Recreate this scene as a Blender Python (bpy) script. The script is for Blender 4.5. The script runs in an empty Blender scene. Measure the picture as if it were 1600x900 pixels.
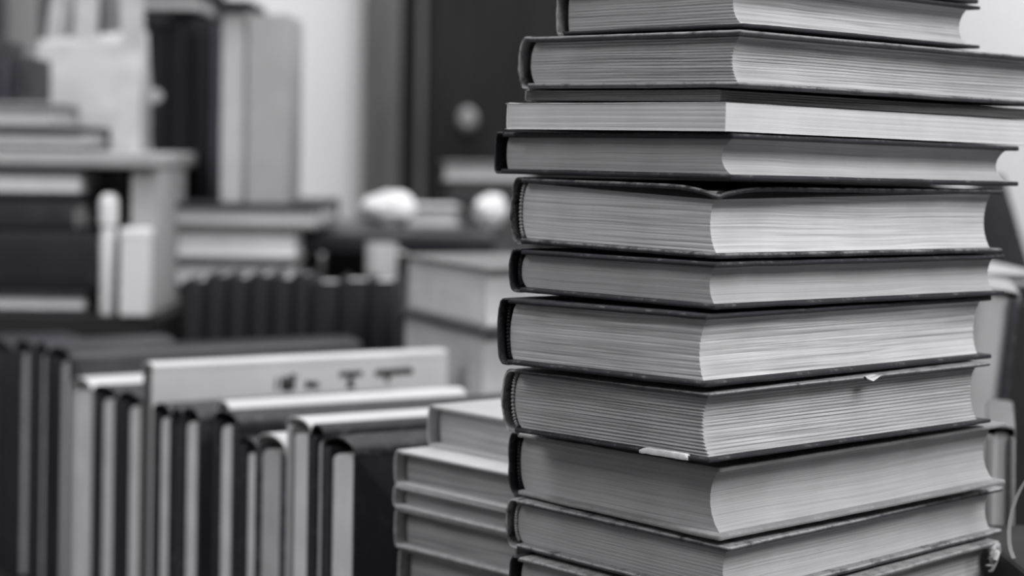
import bpy, bmesh, math, random
from mathutils import Vector, Matrix, noise

# ------------------------------------------------------------------ camera, world, lights
SC = bpy.context.scene
COL = SC.collection
F_PX = 3000.0            # focal length in pixels of the 1600x900 frame
ROLL = math.atan(0.0136)
EYE = 0.385              # eye height above the table top
HORIZON = 237.7          # picture row of the horizon at the picture's centre column

cam_d = bpy.data.cameras.new('camera')
cam = bpy.data.objects.new('camera', cam_d)
COL.objects.link(cam)
cam_d.sensor_width = 36.0
cam_d.lens = F_PX / 1600.0 * 36.0
cam_d.shift_y = (HORIZON - 450.0) / 1600.0
cam_d.clip_start = 0.02
cam.matrix_world = (Matrix.Translation((0, 0, EYE)) @ Matrix.Rotation(math.radians(90), 4, 'X')
                    @ Matrix.Rotation(ROLL, 4, 'Z'))
cam_d.dof.use_dof = True
cam_d.dof.focus_distance = 0.885
cam_d.dof.aperture_fstop = 5.8
cam_d.dof.aperture_blades = 0
SC.camera = cam

world = bpy.data.worlds.new('world')
SC.world = world
world.use_nodes = True
world.node_tree.nodes['Background'].inputs[0].default_value = (0.75, 0.75, 0.765, 1)
world.node_tree.nodes['Background'].inputs[1].default_value = 0.06

def area(name, loc, target, size, size_y, power):
    d = bpy.data.lights.new(name, 'AREA')
    d.shape = 'RECTANGLE'; d.size = size; d.size_y = size_y; d.energy = power
    o = bpy.data.objects.new(name, d)
    COL.objects.link(o)
    o.location = loc
    o.rotation_euler = (Vector(target) - Vector(loc)).to_track_quat('-Z', 'Y').to_euler()
    return o

area('key_light', (1.15, -0.2, 1.60), (0.1, 0.95, 0.25), 0.8, 0.8, 37)
area('left_light', (-1.35, 0.45, 1.62), (-0.3, 1.35, 0.2), 0.7, 0.7, 11.5)
area('ceiling_light', (-0.2, 1.35, 1.9), (-0.2, 1.35, 0), 1.5, 1.1, 24)
area('wall_wash_light', (0.55, 2.60, 1.88), (0.55, 3.6, 0.4), 2.2, 0.4, 50)  # added lamp, only there to brighten the back wall

SC.view_settings.view_transform = 'Standard'
SC.view_settings.look = 'None'
SC.view_settings.exposure = 0.0
SC.view_settings.gamma = 1.0
SC.view_settings.use_curve_mapping = False

# ------------------------------------------------------------------ pixel <-> place
_c, _s = math.cos(ROLL), math.sin(ROLL)
def uv(px, py):
    a, b = (px - 800.0) / F_PX, (py - HORIZON) / F_PX
    return a * _c + b * _s, a * _s - b * _c
def at(px, py, Y):
    u, v = uv(px, py)
    return Vector((u * Y, Y, EYE + v * Y))

# ------------------------------------------------------------------ materials
_M = {}
def _new(name):
    m = bpy.data.materials.new(name); m.use_nodes = True
    nt = m.node_tree; nt.nodes.clear()
    out = nt.nodes.new('ShaderNodeOutputMaterial')
    p = nt.nodes.new('ShaderNodeBsdfPrincipled')
    nt.links.new(p.outputs[0], out.inputs[0])
    return m, nt, p
def _node(nt, t, **kw):
    n = nt.nodes.new(t)
    for k, v in kw.items(): setattr(n, k, v)
    return n
def tint(v):
    return (v * 0.995, v * 0.993, v * 1.012, 1)

def paper(tone=0.72, contrast=0.35, freq=900.0, low=0.0):
    """edges of a block of leaves: streaks that run along the leaves"""
    key = ('paper', tone, contrast, freq)
    if key in _M: return _M[key]
    m, nt, p = _new('page_edges'); L = nt.links.new
    tc = _node(nt, 'ShaderNodeTexCoord'); oi = _node(nt, 'ShaderNodeObjectInfo')
    sep = _node(nt, 'ShaderNodeSeparateXYZ'); L(tc.outputs['Object'], sep.inputs[0])
    wob = _node(nt, 'ShaderNodeTexNoise'); wob.inputs['Scale'].default_value = 14; wob.inputs['Detail'].default_value = 1
    L(tc.outputs['Object'], wob.inputs['Vector'])
    w2 = _node(nt, 'ShaderNodeMath', operation='MULTIPLY_ADD'); w2.inputs[1].default_value = 0.0035
    L(wob.outputs[0], w2.inputs[0]); L(sep.outputs[2], w2.inputs[2])
    zf = _node(nt, 'ShaderNodeMath', operation='MULTIPLY'); zf.inputs[1].default_value = freq
    L(w2.outputs[0], zf.inputs[0])
    rnd = _node(nt, 'ShaderNodeMath', operation='MULTIPLY_ADD'); rnd.inputs[1].default_value = 90.0
    L(oi.outputs['Random'], rnd.inputs[0]); L(zf.outputs[0], rnd.inputs[2])
    xs = _node(nt, 'ShaderNodeMath', operation='MULTIPLY'); xs.inputs[1].default_value = 7.0; L(sep.outputs[0], xs.inputs[0])
    ys = _node(nt, 'ShaderNodeMath', operation='MULTIPLY'); ys.inputs[1].default_value = 7.0; L(sep.outputs[1], ys.inputs[0])
    cb = _node(nt, 'ShaderNodeCombineXYZ')
    L(xs.outputs[0], cb.inputs[0]); L(ys.outputs[0], cb.inputs[1]); L(rnd.outputs[0], cb.inputs[2])
    n = _node(nt, 'ShaderNodeTexNoise'); n.inputs['Scale'].default_value = 1.0; n.inputs['Detail'].default_value = 4; n.inputs['Roughness'].default_value = 0.6
    L(cb.outputs[0], n.inputs['Vector'])
    r = _node(nt, 'ShaderNodeValToRGB')
    r.color_ramp.elements[0].position = 0.30; r.color_ramp.elements[0].color = tint(tone * (1 - contrast))
    r.color_ramp.elements[1].position = 0.56; r.color_ramp.elements[1].color = tint(tone)
    L(n.outputs[0], r.inputs[0])
    # a little soiling, uneven over the block
    d = _node(nt, 'ShaderNodeTexNoise'); d.inputs['Scale'].default_value = 38; d.inputs['Detail'].default_value = 5
    L(tc.outputs['Object'], d.inputs['Vector'])
    dr = _node(nt, 'ShaderNodeMapRange'); dr.inputs[1].default_value = 0.35; dr.inputs[2].default_value = 0.65; dr.inputs[3].default_value = 0.90; dr.inputs[4].default_value = 1.0
    L(d.outputs[0], dr.inputs[0])
    mx = _node(nt, 'ShaderNodeMix', data_type='RGBA', blend_type='MULTIPLY'); mx.inputs[0].default_value = 1
    L(r.outputs[0], mx.inputs[6]); L(dr.outputs[0], mx.inputs[7])
    L(mx.outputs[2], p.inputs['Base Color'])
    p.inputs['Roughness'].default_value = 0.85
    p.inputs['Specular IOR Level'].default_value = 0.2
    bp = _node(nt, 'ShaderNodeBump'); bp.inputs['Strength'].default_value = 0.35; bp.inputs['Distance'].default_value = 0.0004
    L(n.outputs[0], bp.inputs['Height']); L(bp.outputs[0], p.inputs['Normal'])
    _M[key] = m
    return m

def cloth(tone=0.02, wear=0.30, amount=0.5, rough=0.62):
    """bookcloth or paper over board; the rim attribute says where it rubs through"""
    key = ('cloth', tone, wear, amount, rough)
    if key in _M: return _M[key]
    m, nt, p = _new('book_cloth'); L = nt.links.new
    tc = _node(nt, 'ShaderNodeTexCoord')
    at_ = _node(nt, 'ShaderNodeAttribute', attribute_name='rim')
    n = _node(nt, 'ShaderNodeTexNoise'); n.inputs['Scale'].default_value = 130; n.inputs['Detail'].default_value = 8; n.inputs['Roughness'].default_value = 0.75
    L(tc.outputs['Object'], n.inputs['Vector'])
    lo = _node(nt, 'ShaderNodeMapRange'); lo.inputs[1].default_value = 0.62 - 0.3 * amount; lo.inputs[2].default_value = 0.80 - 0.3 * amount
    L(n.outputs[0], lo.inputs[0])
    mu = _node(nt, 'ShaderNodeMath', operation='MULTIPLY'); L(lo.outputs[0], mu.inputs[0]); L(at_.outputs['Fac'], mu.inputs[1])
    big = _node(nt, 'ShaderNodeTexNoise'); big.inputs['Scale'].default_value = 22; big.inputs['Detail'].default_value = 4
    L(tc.outputs['Object'], big.inputs['Vector'])
    cr = _node(nt, 'ShaderNodeValToRGB')
    cr.color_ramp.elements[0].position = 0.3; cr.color_ramp.elements[0].color = (tone * 0.82, tone * 0.79, tone * 1.06, 1)
    cr.color_ramp.elements[1].position = 0.7; cr.color_ramp.elements[1].color = (tone * 1.15, tone * 1.11, tone * 1.40, 1)
    if tone > 0.1:
        cr.color_ramp.elements[0].color = tint(tone * 0.93); cr.color_ramp.elements[1].color = tint(tone * 1.05)
    L(big.outputs[0], cr.inputs[0])
    mx = _node(nt, 'ShaderNodeMix', data_type='RGBA')
    L(mu.outputs[0], mx.inputs[0]); L(cr.outputs[0], mx.inputs[6]); mx.inputs[7].default_value = tint(wear)
    L(mx.outputs[2], p.inputs['Base Color'])
    p.inputs['Roughness'].default_value = rough
    p.inputs['Specular IOR Level'].default_value = 0.35
    fine = _node(nt, 'ShaderNodeTexNoise'); fine.inputs['Scale'].default_value = 1400; fine.inputs['Detail'].default_value = 2
    L(tc.outputs['Object'], fine.inputs['Vector'])
    bp = _node(nt, 'ShaderNodeBump'); bp.inputs['Strength'].default_value = 0.35; bp.inputs['Distance'].default_value = 0.0003
    L(fine.outputs[0], bp.inputs['Height']); L(bp.outputs[0], p.inputs['Normal'])
    _M[key] = m
    return m

def plain(name, tone, rough=0.6, vary=0.08, scale=12.0, stretch=(1, 1, 1), spec=0.4):
    key = ('plain', name, tone, rough)
    if key in _M: return _M[key]
    m, nt, p = _new(name); L = nt.links.new
    tc = _node(nt, 'ShaderNodeTexCoord'); mp = _node(nt, 'ShaderNodeMapping')
    mp.inputs['Scale'].default_value = stretch
    L(tc.outputs['Object'], mp.inputs[0])
    n = _node(nt, 'ShaderNodeTexNoise'); n.inputs['Scale'].default_value = scale; n.inputs['Detail'].default_value = 4
    L(mp.outputs[0], n.inputs['Vector'])
    cr = _node(nt, 'ShaderNodeValToRGB')
    cr.color_ramp.elements[0].position = 0.3; cr.color_ramp.elements[0].color = tint(tone * (1 - vary))
    cr.color_ramp.elements[1].position = 0.7; cr.color_ramp.elements[1].color = tint(tone * (1 + vary))
    L(n.outputs[0], cr.inputs[0]); L(cr.outputs[0], p.inputs['Base Color'])
    p.inputs['Roughness'].default_value = rough
    p.inputs['Specular IOR Level'].default_value = spec
    _M[key] = m
    return m

DARK = cloth(0.028, 0.22, 0.3)
DARKER = cloth(0.025, 0.10, 0.3)
BLACK = cloth(0.015, 0.05, 0.2, 0.7)
GREYC = cloth(0.20, 0.42, 0.5)
PALE = cloth(0.52, 0.62, 0.3)
WHITE = cloth(0.60, 0.66, 0.2)

# ------------------------------------------------------------------ mesh helpers
def mesh_obj(name, verts, faces, mat, parent=None, rim=None, smooth=False, M=None):
    me = bpy.data.meshes.new(name)
    me.from_pydata([tuple(v) for v in verts], [], faces)
    if rim is not None:
        a = me.attributes.new('rim', 'FLOAT', 'POINT')
        a.data.foreach_set('value', rim)
    bm = bmesh.new(); bm.from_mesh(me)
    bmesh.ops.recalc_face_normals(bm, faces=bm.faces)
    if smooth:
        for f in bm.faces: f.smooth = True
        for e in bm.edges:
            if len(e.link_faces) == 2 and e.calc_face_angle(0) > 0.7: e.smooth = False
    bm.to_mesh(me); bm.free()
    me.materials.append(mat)
    o = bpy.data.objects.new(name, me)
    COL.objects.link(o)
    if parent: o.parent = parent
    if M is not None: o.matrix_world = M
    return o

def empty(name, M):
    o = bpy.data.objects.new(name, None)
    o.empty_display_size = 0.02
    COL.objects.link(o)
    o.matrix_world = M
    return o

def tag(o, label, cat, group=None, kind=None):
    if label: o['label'] = label
    if cat: o['category'] = cat
    if group: o['group'] = group
    if kind: o['kind'] = kind
    return o

class MB:
    """collects simple solids into ONE mesh"""
    def __init__(s): s.v = []; s.f = []
    def add(s, v, f):
        n = len(s.v); s.v += [Vector(q) for q in v]; s.f += [[i + n for i in q] for q in f]
    def box(s, a, b, bev=0.0, M=None):
        bm = bmesh.new(); bmesh.ops.create_cube(bm, size=1)
        a, b = Vector(a), Vector(b)
        for v in bm.verts:
            v.co = Vector([(a[i] + b[i]) / 2 + v.co[i] * (b[i] - a[i]) for i in range(3)])
        if bev > 0:
            bmesh.ops.bevel(bm, geom=list(bm.edges), offset=bev, segments=2, affect='EDGES', profile=0.5)
        bm.verts.index_update()
        s.add([(M @ v.co) if M else v.co.copy() for v in bm.verts], [[v.index for v in f.verts] for f in bm.faces]); bm.free()
    def lathe(s, prof, n=32, c=(0, 0, 0)):
        v = []; f = []
        for r, z in prof:
            for i in range(n):
                a = 2 * math.pi * i / n
                v.append((c[0] + r * math.cos(a), c[1] + r * math.sin(a), c[2] + z))
        for k in range(len(prof) - 1):
            for i in range(n):
                j = (i + 1) % n
                f.append([k * n + i, k * n + j, (k + 1) * n + j, (k + 1) * n + i])
        f.append(list(range(n))); f.append([(len(prof) - 1) * n + i for i in range(n)])
        s.add(v, f)
    def tube(s, pts, rad, n=8, flat=1.0, up=Vector((0, 0, 1))):
        v = []; f = []; pts = [Vector(p) for p in pts]
        for k, p in enumerate(pts):
            t = (pts[min(k + 1, len(pts) - 1)] - pts[max(k - 1, 0)]).normalized()
            a = t.cross(up)
            if a.length < 1e-4: a = t.cross(Vector((1, 0, 0)))
            a.normalize(); b = a.cross(t)
            r = rad(k / (len(pts) - 1)) if callable(rad) else rad
            for i in range(n):
                q = 2 * math.pi * i / n
                v.append(p + a * math.cos(q) * r + b * math.sin(q) * r * flat)
        for k in range(len(pts) - 1):
            for i in range(n):
                j = (i + 1) % n
                f.append([k * n + i, k * n + j, (k + 1) * n + j, (k + 1) * n + i])
        f.append(list(range(n))); f.append([(len(pts) - 1) * n + i for i in range(n)])
        s.add(v, f)
    def build(s, name, mat, parent=None, smooth=False, M=None):
        return mesh_obj(name, s.v, s.f, mat, parent, None, smooth, M)

# ------------------------------------------------------------------ a book
# local axes: x runs along the spine (0..h), y from the fore-edge (0) to the spine (w), z is the thickness (0..t)
def board_mesh(x0, x1, y0, y1, z0, z1, step, wob, seed, deform=None):
    r = min(0.0022, (z1 - z0) * 0.9); e = min(0.45 * (z1 - z0), 0.0011)
    loop = []
    def seg(a, b):
        n = max(1, int((Vector(b) - Vector(a)).length / step))
        for i in range(n): loop.append(Vector(a).lerp(Vector(b), i / n))
    C = [((x0 + r, y0 + r), math.pi), ((x1 - r, y0 + r), 1.5 * math.pi), ((x1 - r, y1 - r), 0), ((x0 + r, y1 - r), 0.5 * math.pi)]
    pts = []
    for (cx, cy), a0 in C:
        pts.append([(cx + r * math.cos(a0 + k * math.pi / 6), cy + r * math.sin(a0 + k * math.pi / 6), 0) for k in range(4)])
    for i in range(4):
        for k in range(3): loop.append(Vector(pts[i][k]))
        seg(pts[i][3], pts[(i + 1) % 4][0])
    cen = Vector(((x0 + x1) / 2, (y0 + y1) / 2, 0))
    lev = [(e, 0, 0.02), (e * 0.3, e * 0.3, 0.15), (0, e, 0.08), (0, (z1 - z0) - e, 0.16), (e * 0.3, z1 - z0 - e * 0.3, 1.0), (e, z1 - z0, 0.55)]
    V = []; Fc = []; R = []
    N = len(loop)
    for ins, dz, rv in lev:
        for p in loop:
            q = p.copy()
            if q.x - x0 < (x1 - x0) / 2: q.x = max(q.x, x0 + ins)
            else: q.x = min(q.x, x1 - ins)
            if q.y - y0 < (y1 - y0) / 2: q.y = max(q.y, y0 + ins)
            else: q.y = min(q.y, y1 - ins)
            q.z = z0 + dz
            if wob:
                nv = noise.noise_vector(Vector((q.x * 40 + seed, q.y * 40, seed * 1.7)))
                n2 = noise.noise_vector(Vector((q.x * 260 + seed, q.y * 260, dz * 300)))
                q += Vector((nv.x * wob * 0.8 + n2.x * wob * 0.35, nv.y * wob * 0.8 + n2.y * wob * 0.35, 0)) * (1 if rv else 0.5)
                q.z += (nv.z * wob + n2.z * wob * 0.35) * 0.45
            if deform: q = deform(q)
            V.append(q); R.append(rv)
    for k in range(len(lev) - 1):
        for i in range(N):
            j = (i + 1) % N
            Fc.append([k * N + i, k * N + j, (k + 1) * N + j, (k + 1) * N + i])
    Fc.append(list(range(N))); Fc.append([(len(lev) - 1) * N + i for i in range(N)])
    return V, Fc, R

def spine_mesh(h, w, t, bulge, p, thick, n_arc, step, wob, seed, y_in=0.008, ragged=0.0):
    prof = [(w - y_in, 0.0), (w - 0.003, 0.0)]
    for k in range(1, n_arc):
        a = -math.pi / 2 + math.pi * k / n_arc
        ca, sa = math.cos(a), math.sin(a)
        prof.append((w - 0.003 + bulge * ca ** p, t / 2 + t / 2 * math.copysign(abs(sa) ** (0.5 + 0.5 * p), sa)))
    prof += [(w - 0.003, t), (w - y_in, t)]
    inner = []
    for y, z in prof:
        zz = t / 2 + (z - t / 2) * (1 - 2 * thick / t)
        yy = y if y <= w - 0.0029 else (w - 0.003) + (y - (w - 0.003)) * max(0.15, 1 - thick / max(bulge, 1e-4))
        inner.append((yy, zz))
    ring = prof + inner[::-1]
    n = len(ring); nx = max(2, int(h / step)); V = []; Fc = []; R = []
    xs = [0.0, 0.0006] + [h * i / nx for i in range(1, nx)] + [h - 0.0006, h]
    for xi, x in enumerate(xs):
        endk = xi in (0, len(xs) - 1)
        for i, (y, z) in enumerate(ring):
            sc = 0.0004 if endk else 0.0
            cz = sc if z < t / 2 else -sc
            if i >= len(prof): cz = -cz
            q = Vector((x, y, z + cz))
            if wob:
                nv = noise.noise_vector(Vector((x * 60, y * 200 + seed, z * 200)))
                q.y += min(0.0, nv.y * wob * 0.5) if i < len(prof) else 0
                if endk: q.x += abs(nv.x) * (wob + ragged) * 1.5
            V.append(q); R.append(1.0 if endk else (0.9 if xi in (1, len(xs) - 2) else 0.25))
    for k in range(len(xs) - 1):
        for i in range(n):
            j = (i + 1) % n
            Fc.append([k * n + i, k * n + j, (k + 1) * n + j, (k + 1) * n + i])
    m = len(prof)
    for base, in ((0,), ((len(xs) - 1) * n,)):
        for i in range(m - 1):
            Fc.append([base + i, base + i + 1, base + n - 2 - i, base + n - 1 - i])
    return V, Fc, R

def pages_mesh(x0, x1, y0, y1, z0, z1, hollow, bulge, rows, step, groove, sig, seed, wave=0.0, skew=0.0):
    V = []; Fc = []
    ny = max(2, int((y1 - y0) / step)); nx = max(2, int((x1 - x0) / step))
    per = []
    for i in range(ny): per.append((0, i / ny))
    for i in range(nx): per.append((1, i / nx))
    for i in range(ny): per.append((2, 1 - i / ny))
    for i in range(nx): per.append((3, 1 - i / nx))
    rnd = random.Random(seed)
    off = []
    for k in range(rows + 1):
        off.append(rnd.random() ** 2)
    for k in range(rows + 1):
        s = k / rows
        arch = 4 * s * (1 - s)
        yf = y0 + hollow * arch ** 0.8 + skew * (s - 0.5)
        ys = y1 + bulge * arch ** 0.7 + skew * (s - 0.5)
        sg = 0.5 - 0.5 * math.cos(2 * math.pi * s * sig + 0.6 * math.sin(9 * s))
        for side, f in per:
            if side == 0: q = Vector((x0, yf + (ys - yf) * f, 0)); ax = Vector((1, 0, 0)); near = 0.35 + 0.65 * (1 - f) ** 1.5
            elif side == 1: q = Vector((x0 + (x1 - x0) * f, ys, 0)); ax = Vector((0, -1, 0)); near = 0.3
            elif side == 2: q = Vector((x1, yf + (ys - yf) * f, 0)); ax = Vector((-1, 0, 0)); near = 0.5
            else: q = Vector((x0 + (x1 - x0) * f, yf, 0)); ax = Vector((0, 1, 0)); near = 0.3 + 0.5 * f
            nv = noise.noise(Vector((q.x * 25 + seed, q.y * 25, k * 0.8)))
            g = groove * ((sg ** 3) * near + 0.30 * off[k] + 0.22 * nv)
            q += ax * max(0.0, g)
            zz = z0 + (z1 - z0) * s
            zz += wave * arch * noise.noise(Vector((q.x * 14 + seed * 3, q.y * 14, s * 3)))
            q.z = zz
            V.append(q)
    N = len(per)
    for k in range(rows):
        for i in range(N):
            j = (i + 1) % N
            Fc.append([k * N + i, k * N + j, (k + 1) * N + j, (k + 1) * N + i])
    Fc.append(list(range(N))); Fc.append([rows * N + i for i in range(N)])
    return V, Fc

_seed = [0]
def book(M, w, h, t, label=None, cover=None, spine=None, pages=None, bt=0.0026, bt2=None, bulge=0.004, p=0.7, hollow=0.003,
         inset=0.0050, fore=0.0050, hero=False, groove=0.0002, sig=8, wave=0.0, skew=0.0, headband=None, wob=None,
         back_cover=None, group=None, deform_top=None, ragged=0.0, soft=False, spine_gap=0.0, thicker=0.0, name='book', cat='book', cover_label=None, spine_label=None):
    _seed[0] += 1; sd = _seed[0] * 3.37
    cover = cover or DARK; spine = spine or cover; pages = pages or paper()
    back_cover = back_cover or cover
    if soft: bt = bt2 = 0.0005; inset = 0.0004; fore = 0.0003
    bt2 = bt2 or bt
    root = empty(name, M)
    step = 0.0035 if hero else 0.03
    if wob is None: wob = 0.0006 if hero else 0.0
    if soft: wob = wob * 0.3
    yb = w - (0.0005 if soft else 0.0045)
    v, f, r = board_mesh(0, h, 0, yb, 0.0003 if hero else 0, bt, step, wob, sd, None)
    o = mesh_obj('back_cover', v, f, back_cover, root, r, True)
    v, f, r = board_mesh(0, h, 0, yb, t - bt2, t - (0.0003 if hero else 0), step, wob, sd + 5, deform_top)
    o2 = mesh_obj('front_cover', v, f, cover, root, r, True)
    if cover_label: o['label'] = cover_label; o2['label'] = cover_label
    v, f, r = spine_mesh(h, w, t, bulge, p, 0.0006 if soft else 0.0012, 14 if hero else 10, 0.006 if hero else 0.05, wob, sd, 0.006, ragged)
    o = mesh_obj('spine', v, f, spine, root, r, True)
    if spine_label: o['label'] = spine_label
    rows = max(10, int((t - bt - bt2) / (0.00032 if hero else 0.002)))
    yend = w - (0.0015 if soft else 0.0055) - spine_gap
    v, f = pages_mesh(inset, h - inset, fore, yend, bt, t - bt2, hollow, max(0.0, bulge - 0.0012) * (1.0 if soft else 0.9), rows,
                      0.006 if hero else 0.03, groove if hero else 0.0, sig, sd, wave, skew)
    mesh_obj('page_block', v, f, pages, root)
    if headband:
        mb = MB()
        n = 90; pts = []
        for k in range(n + 1):
            a = -1.25 + 2.5 * k / n
            pts.append((inset - 0.0004, w - 0.0052 + (bulge * 0.8) * math.cos(a) ** p, t / 2 + (t / 2 - bt - 0.0006) * math.sin(a) / math.sin(1.25)))
        mb.tube(pts, lambda q: 0.0008 + 0.00035 * math.sin(q * 110), 7, up=Vector((1, 0, 0)))
        mb.build('headband', headband, root, True)
    if thicker:            # the leaves are splayed: thicker towards the near corner
        for c in root.children:
            for q in c.data.vertices:
                q.co.z += q.co.z / t * thicker * max(0.0, 1 - q.co.y / w) * max(0.0, 1 - 0.7 * q.co.x / h)
    tag(root, label, cat, group)
    return root

def frame(o, x, y, z):
    return Matrix(((x.x, y.x, z.x, o.x), (x.y, y.y, z.y, o.y), (x.z, y.z, z.z, o.z), (0, 0, 0, 1)))

# ------------------------------------------------------------------ the setting
def structure(name, a, b, mat, kind='structure'):
    mb = MB(); mb.box(a, b); o = mb.build(name, mat); o['kind'] = kind; return o
WALLM = plain('wall_paint', 0.80, 0.8, 0.02, 3)
structure('floor', (-2.6, -1.2, -0.80), (2.6, 3.9, -0.75), plain('dark_floor', 0.10, 0.5, 0.3, 5, (1, 8, 1)))
structure('wall_back', (-2.6, 3.7, -0.75), (2.6, 3.8, 1.95), WALLM)
structure('wall_left', (-2.6, -1.2, -0.75), (-2.5, 3.7, 1.95), WALLM)
structure('wall_right', (2.5, -1.2, -0.75), (2.6, 3.7, 1.95), WALLM)
structure('ceiling', (-2.6, -1.2, 1.95), (2.6, 3.8, 2.0), WALLM)

# table
T = empty('display_table', Matrix.Translation((0, 1.6, -0.75)))
WOOD = plain('dark_wood', 0.03, 0.5, 0.35, 9, (1, 12, 12))
mb = MB(); mb.box((-1.25, -1.05, 0.715), (1.25, 1.05, 0.75), 0.004); mb.build('table_top', WOOD, T)
mb = MB(); mb.box((-1.15, -0.95, 0.63), (1.15, 0.95, 0.715), 0.002); mb.build('apron', WOOD, T)
for sx in (-1, 1):
    for sy in (-1, 1):
        mb = MB(); mb.box((sx * 1.15 - 0.035, sy * 0.95 - 0.035, 0), (sx * 1.15 + 0.035, sy * 0.95 + 0.035, 0.63), 0.003); mb.build('leg', WOOD, T)
tag(T, 'dark wooden table carrying all the books in the room', 'table')

# ------------------------------------------------------------------ the tall stack of hardbacks in front
STACK = {  # x, y, z of the near corner, turn, width, length, thickness, tilt along the width, tilt along the length
 'b0': (0.1043, 0.8550, 0.38955, 46.47, 0.1470, 0.2011, 0.0200, 0.0011, 0.0050),
 'b1': (0.1019, 0.8533, 0.36689, 44.33, 0.1175, 0.1944, 0.0225, 0.0011, -0.0031),
 'b2': (0.0986, 0.8398, 0.33933, 40.79, 0.1454, 0.2400, 0.0259, 0.0133, -0.0097),
 'b3': (0.0915, 0.8480, 0.33342, 38.78, 0.1384, 0.2400, 0.0057, 0.0141, -0.0139),
 'b4': (0.0925, 0.8349, 0.32008, 41.68, 0.1453, 0.2380, 0.0132, 0.0062, -0.0137),
 'b5': (0.0961, 0.8368, 0.29890, 41.37, 0.1591, 0.2177, 0.0209, 0.0016, -0.0143),
 'b6': (0.0902, 0.8410, 0.26391, 40.41, 0.1379, 0.2116, 0.0329, 0.0080, -0.0104),
 'b7': (0.0893, 0.8369, 0.24198, 40.92, 0.1350, 0.2166, 0.0213, -0.0028, -0.0081),
 'b8': (0.0856, 0.8326, 0.20863, 42.59, 0.1334, 0.2195, 0.0323, -0.0117, -0.0040),
 'b9': (0.0874, 0.8345, 0.17561, 39.95, 0.1371, 0.2028, 0.0309, -0.0171, 0.0067),
 'b10': (0.0944, 0.8502, 0.13841, 39.01, 0.1470, 0.2069, 0.0317, -0.0017, 0.0253),
 'b11': (0.0987, 0.8510, 0.11065, 42.72, 0.1441, 0.2171, 0.0247, 0.0180, 0.0194),
 'b12': (0.0995, 0.8432, 0.08474, 43.20, 0.1427, 0.2120, 0.0240, 0.0203, 0.0250),
}
DZ = EYE - 0.31
for k in STACK:
    q = list(STACK[k]); q[2] += DZ; STACK[k] = tuple(q)
BELOW = 6
_z = STACK['b12'][2]
for i in range(BELOW):
    q = (BELOW - 1 - i) / BELOW
    STACK['u%d' % i] = (0.096 + 0.002 * (i % 2), 0.845, _z * (BELOW - 1 - i) / BELOW, 42.5 - (i % 3), 0.145, 0.215, _z / BELOW - 0.0004, 0.0203 * q, 0.0245 * q)
def stack_matrix(k):
    X, Y, z, a, w, h, t, tl, tr = STACK[k]; a = math.radians(a)
    x = Vector((math.cos(a), math.sin(a), tr)).normalized()
    y = Vector((-math.sin(a), math.cos(a), tl)); y = (y - x * y.dot(x)).normalized()
    return frame(Vector((X, Y, z)), x, y, x.cross(y))
GSTACK = 'hardbacks in the tall stack in front'
P1 = paper(0.62, 0.35, 900); P2 = paper(0.58, 0.45, 700); P3 = paper(0.52, 0.25, 1300); P4 = paper(0.73, 0.12, 900); P5 = paper(0.66, 0.40, 1000)
BAND = plain('headband_thread', 0.55, 0.8, 0.3, 900)
EDGEWORN = cloth(0.022, 0.34, 1.0)
EDGE2 = cloth(0.018, 0.30, 0.75)
LIGHTBOARD = cloth(0.30, 0.40, 0.6)
def dent(q):       # the crushed near corner of a cover
    d = math.hypot(q.x, q.y - 0.0)
    if d < 0.030:
        k = (1 - d / 0.030) ** 2
        q = q + Vector((0.001 * k, 0.001 * k, -0.0042 * k))
    return q
def stacked(k, label, **kw):
    X, Y, z, a, w, h, t, tl, tr = STACK[k]
    kw.setdefault('hero', True)
    return book(stack_matrix(k), w, h, t, label, group=GSTACK, **kw)
stacked('b0', 'black book at the very top of the tall stack, only its lower edge in view', pages=P1, hero=False)
stacked('b1', 'thick book with pale frayed spine end, second from the top of the tall stack', cover=DARKER, spine=cloth(0.16, 0.45, 0.9),
        pages=P2, bt=0.0020, groove=0.00035, sig=13, bulge=0.0022, p=0.5, hollow=0.005, ragged=0.0006, spine_label='pale frayed cloth spine')
stacked('b2', 'large worn hardback with pale rubbed edges, lying on the thin dark booklet', cover=EDGEWORN, pages=P2, groove=0.0008, sig=14,
        bulge=0.0055, p=0.8, hollow=0.004, wave=0.0006, headband=None, bt=0.0028, ragged=0.0008)
stacked('b3', 'thin dark booklet with tattered page edges, squeezed between worn hardback and white paperback', cover=DARK, soft=True, pages=paper(0.11, 0.5, 900),  # page tone darkened to take in the shadow on its left face
        groove=0.0006, sig=4, bulge=0.0010, p=0.5, hollow=0.0, spine=cloth(0.35, 0.5, 0.6))
stacked('b4', 'white paperback without overhanging covers in the tall stack', cover=cloth(0.80, 0.84, 0.2), soft=True, pages=P4, groove=0.00012, sig=5, bulge=0.0014, p=0.4, hollow=0.0)
stacked('b5', 'square-backed black hardback directly under the white paperback', cover=DARK, pages=P3, bulge=0.0030, p=0.35, hollow=0.006, groove=0.00012, sig=5)
stacked('b6', 'thick dark hardback with a crushed front corner on its upper cover', cover=EDGE2, pages=paper(0.72, 0.38, 800), bulge=0.0060, p=0.75, hollow=0.0042, groove=0.00022, sig=10,
        wave=0.0008, headband=BAND, deform_top=dent, bt=0.0028, ragged=0.0006)
stacked('b7', 'slimmer black hardback under the book with the crushed corner', cover=DARK, pages=P3, bulge=0.0060, p=0.6, hollow=0.003, groove=0.00014, sig=4, headband=cloth(0.05, 0.2, 0.5))
stacked('b8', 'thick black hardback with strongly streaked pages in the middle of the tall stack', cover=DARK, pages=paper(0.74, 0.5, 520), bulge=0.0050, p=0.6, hollow=0.0035,
        groove=0.0003, sig=9, wave=0.0005, headband=DARK, skew=-0.002)
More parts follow.
